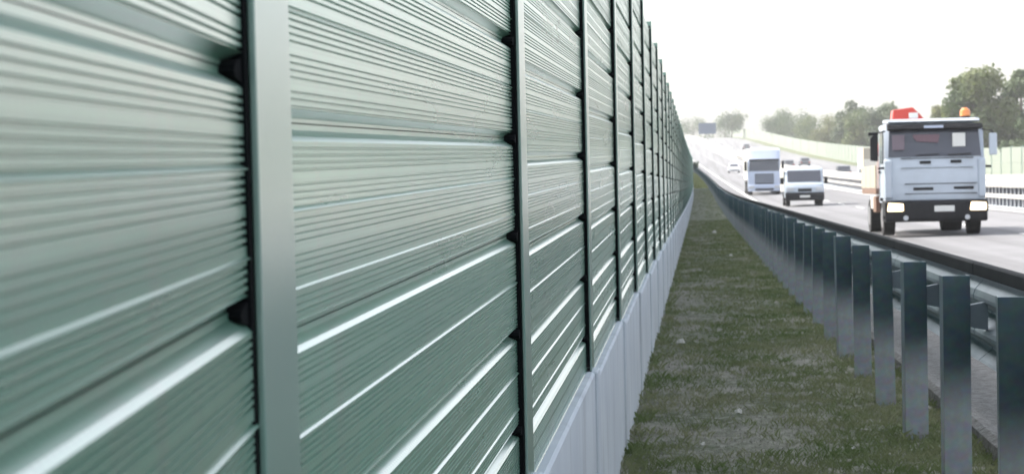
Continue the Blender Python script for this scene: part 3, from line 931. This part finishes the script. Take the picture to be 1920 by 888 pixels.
MB().prism([(-0.08, 0.28), (-0.1, 0.7), (-0.02, 0.8), (0.8, 0.8), (0.8, 0.28)], 'x', -1.24, 1.24).build('bumper', M_BLUEW, A, bevel=0.05)
MB().box(-0.7, 0.7, -0.115, -0.09, 0.36, 0.5).build('air_intake', M_DARK, A)
for sx in (-1, 1):
    MB().box(sx * 0.98 - 0.2, sx * 0.98 + 0.2, -0.12, -0.06, 0.5, 0.72).build('headlight', M_LAMPO, A, bevel=0.03)
    MB().box(sx * 1.236 - 0.006, sx * 1.236 + 0.006, 0.4, 1.3, 1.8, 2.5).build('side_window', M_GLASS, A)
    MB().box(sx * 1.42 - 0.1, sx * 1.42 + 0.1, 0.1, 0.25, 1.85, 2.6).build('mirror', M_DARK, A, bevel=0.03)
    for yy in (1.4, 5.2, 10.5, 11.8):
        wheel(A, sx * 1.05, yy, 0.5, 0.32, sx)
MB().box(-1.25, 1.25, 2.7, 13.5, 1.15, 3.55).build('trailer', M_WHITE2, A, bevel=0.03)
MB().box(-0.45, 0.45, 0.8, 13.2, 0.65, 1.14).build('chassis', M_DARK, A)

# --- cars
def car(u, y, label, paint_, away=False, group=None, estate=False):
    c = place('car', u, y, label, 'car', group, away)
    low = [(0.05, 0.28), (0.0, 0.5), (0.08, 0.68), (1.0, 0.86), (1.05, 0.9), (4.1, 0.92), (4.25, 0.75), (4.25, 0.3)]
    MB().prism(low, 'x', -0.86, 0.86).build('body', paint_, c, bevel=0.07, seg=3)
    roof = [(1.0, 0.88), (1.75, 1.40), (2.1, 1.46), (3.2, 1.44), (4.0, 0.92)] if not estate else [(1.0, 0.88), (1.7, 1.42), (2.1, 1.5), (3.9, 1.46), (4.15, 0.92)]
    cb = MB().prism(roof, 'x', -0.72, 0.72).build('cabin', paint_, c, bevel=0.05, seg=2)
    slab_front(((1.08, 0.94), (1.70, 1.36)), -0.62, 0.62, 0.012, 'windscreen', M_GLASS, c)
    MB().box(-0.6, 0.6, 3.95, 4.02, 1.0, 1.3).build('rear_window', M_GLASS, c)
    MB().box(-0.5, 0.5, -0.02, 0.05, 0.34, 0.46).build('grille', M_DARK, c)
    for sx in (-1, 1):
        MB().box(sx * 0.725 - 0.005, sx * 0.725 + 0.005, 1.6, 3.4, 0.98, 1.32).build('side_window', M_GLASS, c)
        MB().box(sx * 0.65 - 0.15, sx * 0.65 + 0.15, -0.01, 0.08, 0.52, 0.64).build('headlight', M_LAMPO, c, bevel=0.02)
        MB().box(sx * 0.68 - 0.12, sx * 0.68 + 0.12, 4.2, 4.27, 0.6, 0.75).build('tail_light', M_RED, c, bevel=0.02)
        wheel(c, sx * 0.76, 0.85, 0.3, 0.2, sx)
        wheel(c, sx * 0.76, 3.4, 0.3, 0.2, sx)
    return c
car(6.9, 300, 'small white car farthest along the near carriageway, left of the big lorry', M_CARW)
car(16.2, y_for_px(16.2, 1474), 'dark grey car on the far carriageway just right of the big lorry roof', M_CARG, True)
car(20.0, y_for_px(20.0, 1503), 'dark hatchback on the far carriageway directly above the small van', M_CARG, True)
car(17.0, y_for_px(17.0, 1572), 'grey car on the far carriageway between the van and the lorry', M_CARG, True, estate=True)
car(20.0, y_for_px(20.0, 1397), 'tiny dark car on the far carriageway above and left of the big lorry', M_CARG, True)
B = place('box_truck', 20.5, y_for_px(20.5, 1620), 'tan and cream box truck on the far carriageway left of the lorry cab', 'truck', None, True)
MB().box(-1.25, 1.25, 2.3, 8.5, 0.9, 3.4).build('cargo_box', M_TAN, B, bevel=0.04)
MB().prism([(0.0, 0.5), (0.02, 1.5), (0.25, 2.4), (0.5, 2.6), (2.1, 2.6), (2.1, 0.5)], 'x', -1.15, 1.15).build('cab', M_WHITE, B, bevel=0.06)
MB().box(-1.2, 1.2, 8.5, 8.56, 0.9, 2.1).build('tail_door', M_WHITE2, B)
MB().box(-0.45, 0.45, 0.6, 8.4, 0.55, 0.9).build('chassis', M_DARK, B)
for sx in (-1, 1):
    for yy in (1.2, 6.4):
        wheel(B, sx * 1.0, yy, 0.45, 0.3, sx)

# ------------------------------------------------------------------ overhead sign far ahead
GS = 555.0
gp = P(13.0, GS, road_off(13))
G = empty('overhead_sign', gp)
tag(G, 'dark blue overhead motorway sign on a median mast far ahead', 'sign')
MB().box(-2.4, 2.5, -0.15, 0.15, 3.2, 6.3).build('panel', M_SIGNB, G, bevel=0.03)
MB().cyl((0.1, 0.35), 'z', 0.18, -0.1, 6.0, 12).build('mast', M_RIM, G)
MB().box(-1.9, 2.1, 0.16, 0.30, 3.9, 4.05).box(-1.9, 2.1, 0.16, 0.30, 5.3, 5.45).build('cross_beam', M_RIM, G)

# ------------------------------------------------------------------ trees and shrubs
def crown_mesh(name, blobs, n, size, m, seed):
    rnd = random.Random(seed)
    vs, fs = [], []
    wts = [b[1] ** 2 for b in blobs]
    for _ in range(n):
        c, r = rnd.choices(blobs, wts)[0]
        d = Vector((rnd.gauss(0, 1), rnd.gauss(0, 1), rnd.gauss(0, 1))).normalized()
        q = Vector(c) + d * r * (rnd.random() ** 0.28) * rnd.uniform(0.8, 1.12)
        nrm = (d + Vector((rnd.uniform(-.9, .9), rnd.uniform(-.9, .9), rnd.uniform(-.6, 1.0)))).normalized()
        a = nrm.orthogonal().normalized()
        a.rotate(Matrix.Rotation(rnd.uniform(0, 6.28), 3, nrm))
        b = nrm.cross(a)
        s = size * rnd.uniform(0.55, 1.35)
        o = len(vs)
        vs += [tuple(q - a * s), tuple(q + b * s * .55), tuple(q + a * s), tuple(q - b * s * .55)]
        fs += [(o, o + 1, o + 2, o + 3)]
    me = bpy.data.meshes.new(name)
    me.from_pydata(vs, [], fs)
    me.materials.append(m)
    return me
def tree(name, u, y, h, wdt, label, m, n=5000, seed=1, base=None, group='trees beyond the far noise wall', trunk_h=0.3, nblob=16):
    rnd = random.Random(seed)
    p = P(u, y, ground_off(u) - 0.05) if base is None else base
    t = empty(name, p)
    tag(t, label, 'tree', group)
    tr = MB().tube([(0, 0, -0.1), (0.05 * h * .3, 0, h * .25), (0, 0.1, h * .55), (0.1, 0, h * .8)], h * 0.028, 8, h * 0.008)
    for i in range(6):
        a = rnd.uniform(0, 6.28)
        z0 = h * rnd.uniform(.28, .55)
        rr = wdt * rnd.uniform(.2, .36)
        tr.tube([(0, 0, z0), (math.cos(a) * rr * .5, math.sin(a) * rr * .5, z0 + h * .12), (math.cos(a) * rr, math.sin(a) * rr, z0 + h * .25)], h * .012, 6, h * .004)
    tr.build('trunk', M_BARK, t)
    blobs = []
    for i in range(nblob):
        a = rnd.uniform(0, 6.28)
        zz = rnd.uniform(trunk_h + .08, 0.9)
        env = math.sin(math.pi * min(1, max(0.08, (zz - trunk_h * .6) / (1.12 - trunk_h * .6)))) ** 0.7
        rr = wdt / 2 * env * rnd.uniform(.25, .78)
        blobs.append(((math.cos(a) * rr, math.sin(a) * rr, zz * h), wdt * rnd.uniform(.13, .22)))
    link('crown', crown_mesh('crown', blobs, n, h * 0.026, m, seed), t)
    return t
tree('broadleaf_tree', 35.0, 240, 12.3, 10.0, 'big round green tree at the right edge behind the lorry', M_LEAF, 11000, 3, nblob=26, trunk_h=0.15)
tree('broadleaf_tree', 40.0, 243, 12.8, 9.0, 'dark tree touching the right edge of the picture', M_LEAF2, 9000, 4, nblob=22, trunk_h=0.12)
tree('broadleaf_tree', 33.0, 262, 9.0, 6.0, 'low yellowish tree left of the big round tree', M_LEAF3, 4500, 5, trunk_h=0.15)
tree('broadleaf_tree', 32.6, 196, 6.0, 5.5, 'low dark bush just above the far wall at the right edge', M_LEAF2, 5000, 15, trunk_h=0.05)
midspec = [(36.2, 405, 12.6, 9.5, 'tallest hazy tree between the big lorry and the near lorry', M_LEAF2, 11),
           (34.6, 380, 8.8, 10.0, 'bushy hazy tree right of the tallest mid-distance tree', M_LEAF, 12),
           (38.0, 372, 10.3, 10.0, 'hazy tree directly left of the near lorry mirror', M_LEAF2, 13),
           (34.5, 440, 8.4, 11.0, 'yellow-green hazy tree left of the tallest mid-distance tree', M_LEAF3, 14),
           (36.5, 490, 8.2, 15.0, 'low hazy tree above the small van', M_LEAF, 16),
           (35.5, 540, 7.6, 16.0, 'faint low tree between the van and the big lorry', M_LEAF2, 17),
           (36.0, 585, 8.6, 13.0, 'leftmost tree of the row along the far wall', M_LEAF2, 18)]
for u, y, h, wdt, lab, m, sd_ in midspec:
    tree('broadleaf_tree', u, y, h, wdt, lab, m, 6500, sd_, trunk_h=0.06, nblob=22)
farspec = [(26.0, 640, 9.0, 12, 'very pale tree above and left of the big lorry', 20),
           (35.0, 800, 8.5, 16, 'very pale distant tree right of the overhead sign', 21),
           (20.0, 760, 8.0, 14, 'faintest distant tree right under the overhead sign', 22)]
for u, y, h, wdt, lab, sd_ in farspec:
    tree('broadleaf_tree', u + 0.0, y, h, wdt, lab, M_LEAF2, 3500, sd_, group='distant trees at the crest')
t = tree('shrub', 1.30, 312, 2.2, 0.95, 'dark narrow shrub at the far end of the guard rail', M_LEAF2, 1800, 30, base=P(1.30, 312, 0), group=None, trunk_h=0.02)
t['category'] = 'shrub'
wood = MB()
blobs = []
rnd = random.Random(77)
for i in range(150):
    u = rnd.uniform(-160, 420)
    y = rnd.uniform(930, 1080)
    q = P(u, y, rnd.uniform(0, 4.5))
    blobs.append(((q.x, q.y, q.z), rnd.uniform(2.5, 5.5)))
wd = link('distant_wood', crown_mesh('distant_wood', blobs, 16000, 1.0, M_LEAF2, 5))
tag(wd, 'pale distant line of woodland on the horizon', 'woodland'); wd['kind'] = 'stuff'

# ------------------------------------------------------------------ litter on the verge
def scrap(u, y, size, label, seed, m=M_LITTER):
    rnd = random.Random(seed)
    n = 7
    vs = [(0, 0, 0.012)]
    for i in range(n):
        a = 2 * math.pi * i / n
        r = size * rnd.uniform(.6, 1.1)
        vs.append((math.cos(a) * r, math.sin(a) * r * .8, rnd.uniform(0.0, 0.022)))
    for i in range(n):
        a = 2 * math.pi * i / n
        r = size * rnd.uniform(.25, .5)
        vs.append((math.cos(a) * r, math.sin(a) * r, rnd.uniform(0.02, 0.06) * size / 0.06))
    vs.append((0, 0, 0.05 * size / 0.06))
    fs = []
    for i in range(n):
        j = (i + 1) % n
        fs += [(1 + i, 1 + j, 1 + n + j, 1 + n + i), (1 + n + i, 1 + n + j, 1 + 2 * n), (0, 1 + j, 1 + i)]
    me = bpy.data.meshes.new('litter')
    me.from_pydata(vs, [], fs)
    me.materials.append(m)
    o = link('litter', me, None, P(u, y, 0.01))
    return tag(o, label, 'litter', 'scraps on the verge')
def ground_px(px, py):           # verge point seen at a pixel of the 1920 x 888 frame
    d = cam.matrix_world.to_3x3() @ Vector(((px - 960) / F_PX, (444 - py) / F_PX, -1))
    o = cam.matrix_world.translation
    t = 2.0
    while t < 400:
        q = o + d * t
        if q.z < E(q.y): break
        t += 0.05
    return q.x - S(q.y), q.y
for px, py, sz, lab, sd_ in ((1385, 778, 0.035, 'crumpled white scrap on the grass nearest the camera', 1),
                             (1338, 438, 0.10, 'pale flat scrap farthest along the verge', 2),
                             (1370, 481, 0.06, 'small pale scrap between the far scrap and the near grass', 3),
                             (1278, 645, 0.05, 'flat pale scrap close to the concrete base', 4),
                             (1318, 838, 0.014, 'tiny pale scrap at the bottom of the verge', 5),
                             (1307, 708, 0.016, 'tiny white scrap in the middle of the bare patch', 6),
                             (1600, 846, 0.02, 'small pale scrap under the guard rail posts', 7)):
    u, y = ground_px(px, py)
    scrap(u, y, sz, lab, sd_)

# ------------------------------------------------------------------ haze
hm = bpy.data.materials.new('haze')
hm.use_nodes = True
hn = hm.node_tree.nodes
hn.clear()
pv = hn.new('ShaderNodeVolumePrincipled')
pv.inputs['Color'].default_value = (0.96, 0.97, 0.98, 1)
pv.inputs['Density'].default_value = 0.00033
pv.inputs['Anisotropy'].default_value = 0.0
ho = hn.new('ShaderNodeOutputMaterial')
hm.node_tree.links.new(pv.outputs[0], ho.inputs['Volume'])
hz = MB().box(-1100, 1100, -70, 1680, -30, 40).build('haze', hm)
hz['kind'] = 'stuff'
tag(hz, 'thin pale haze over the motorway', 'haze')
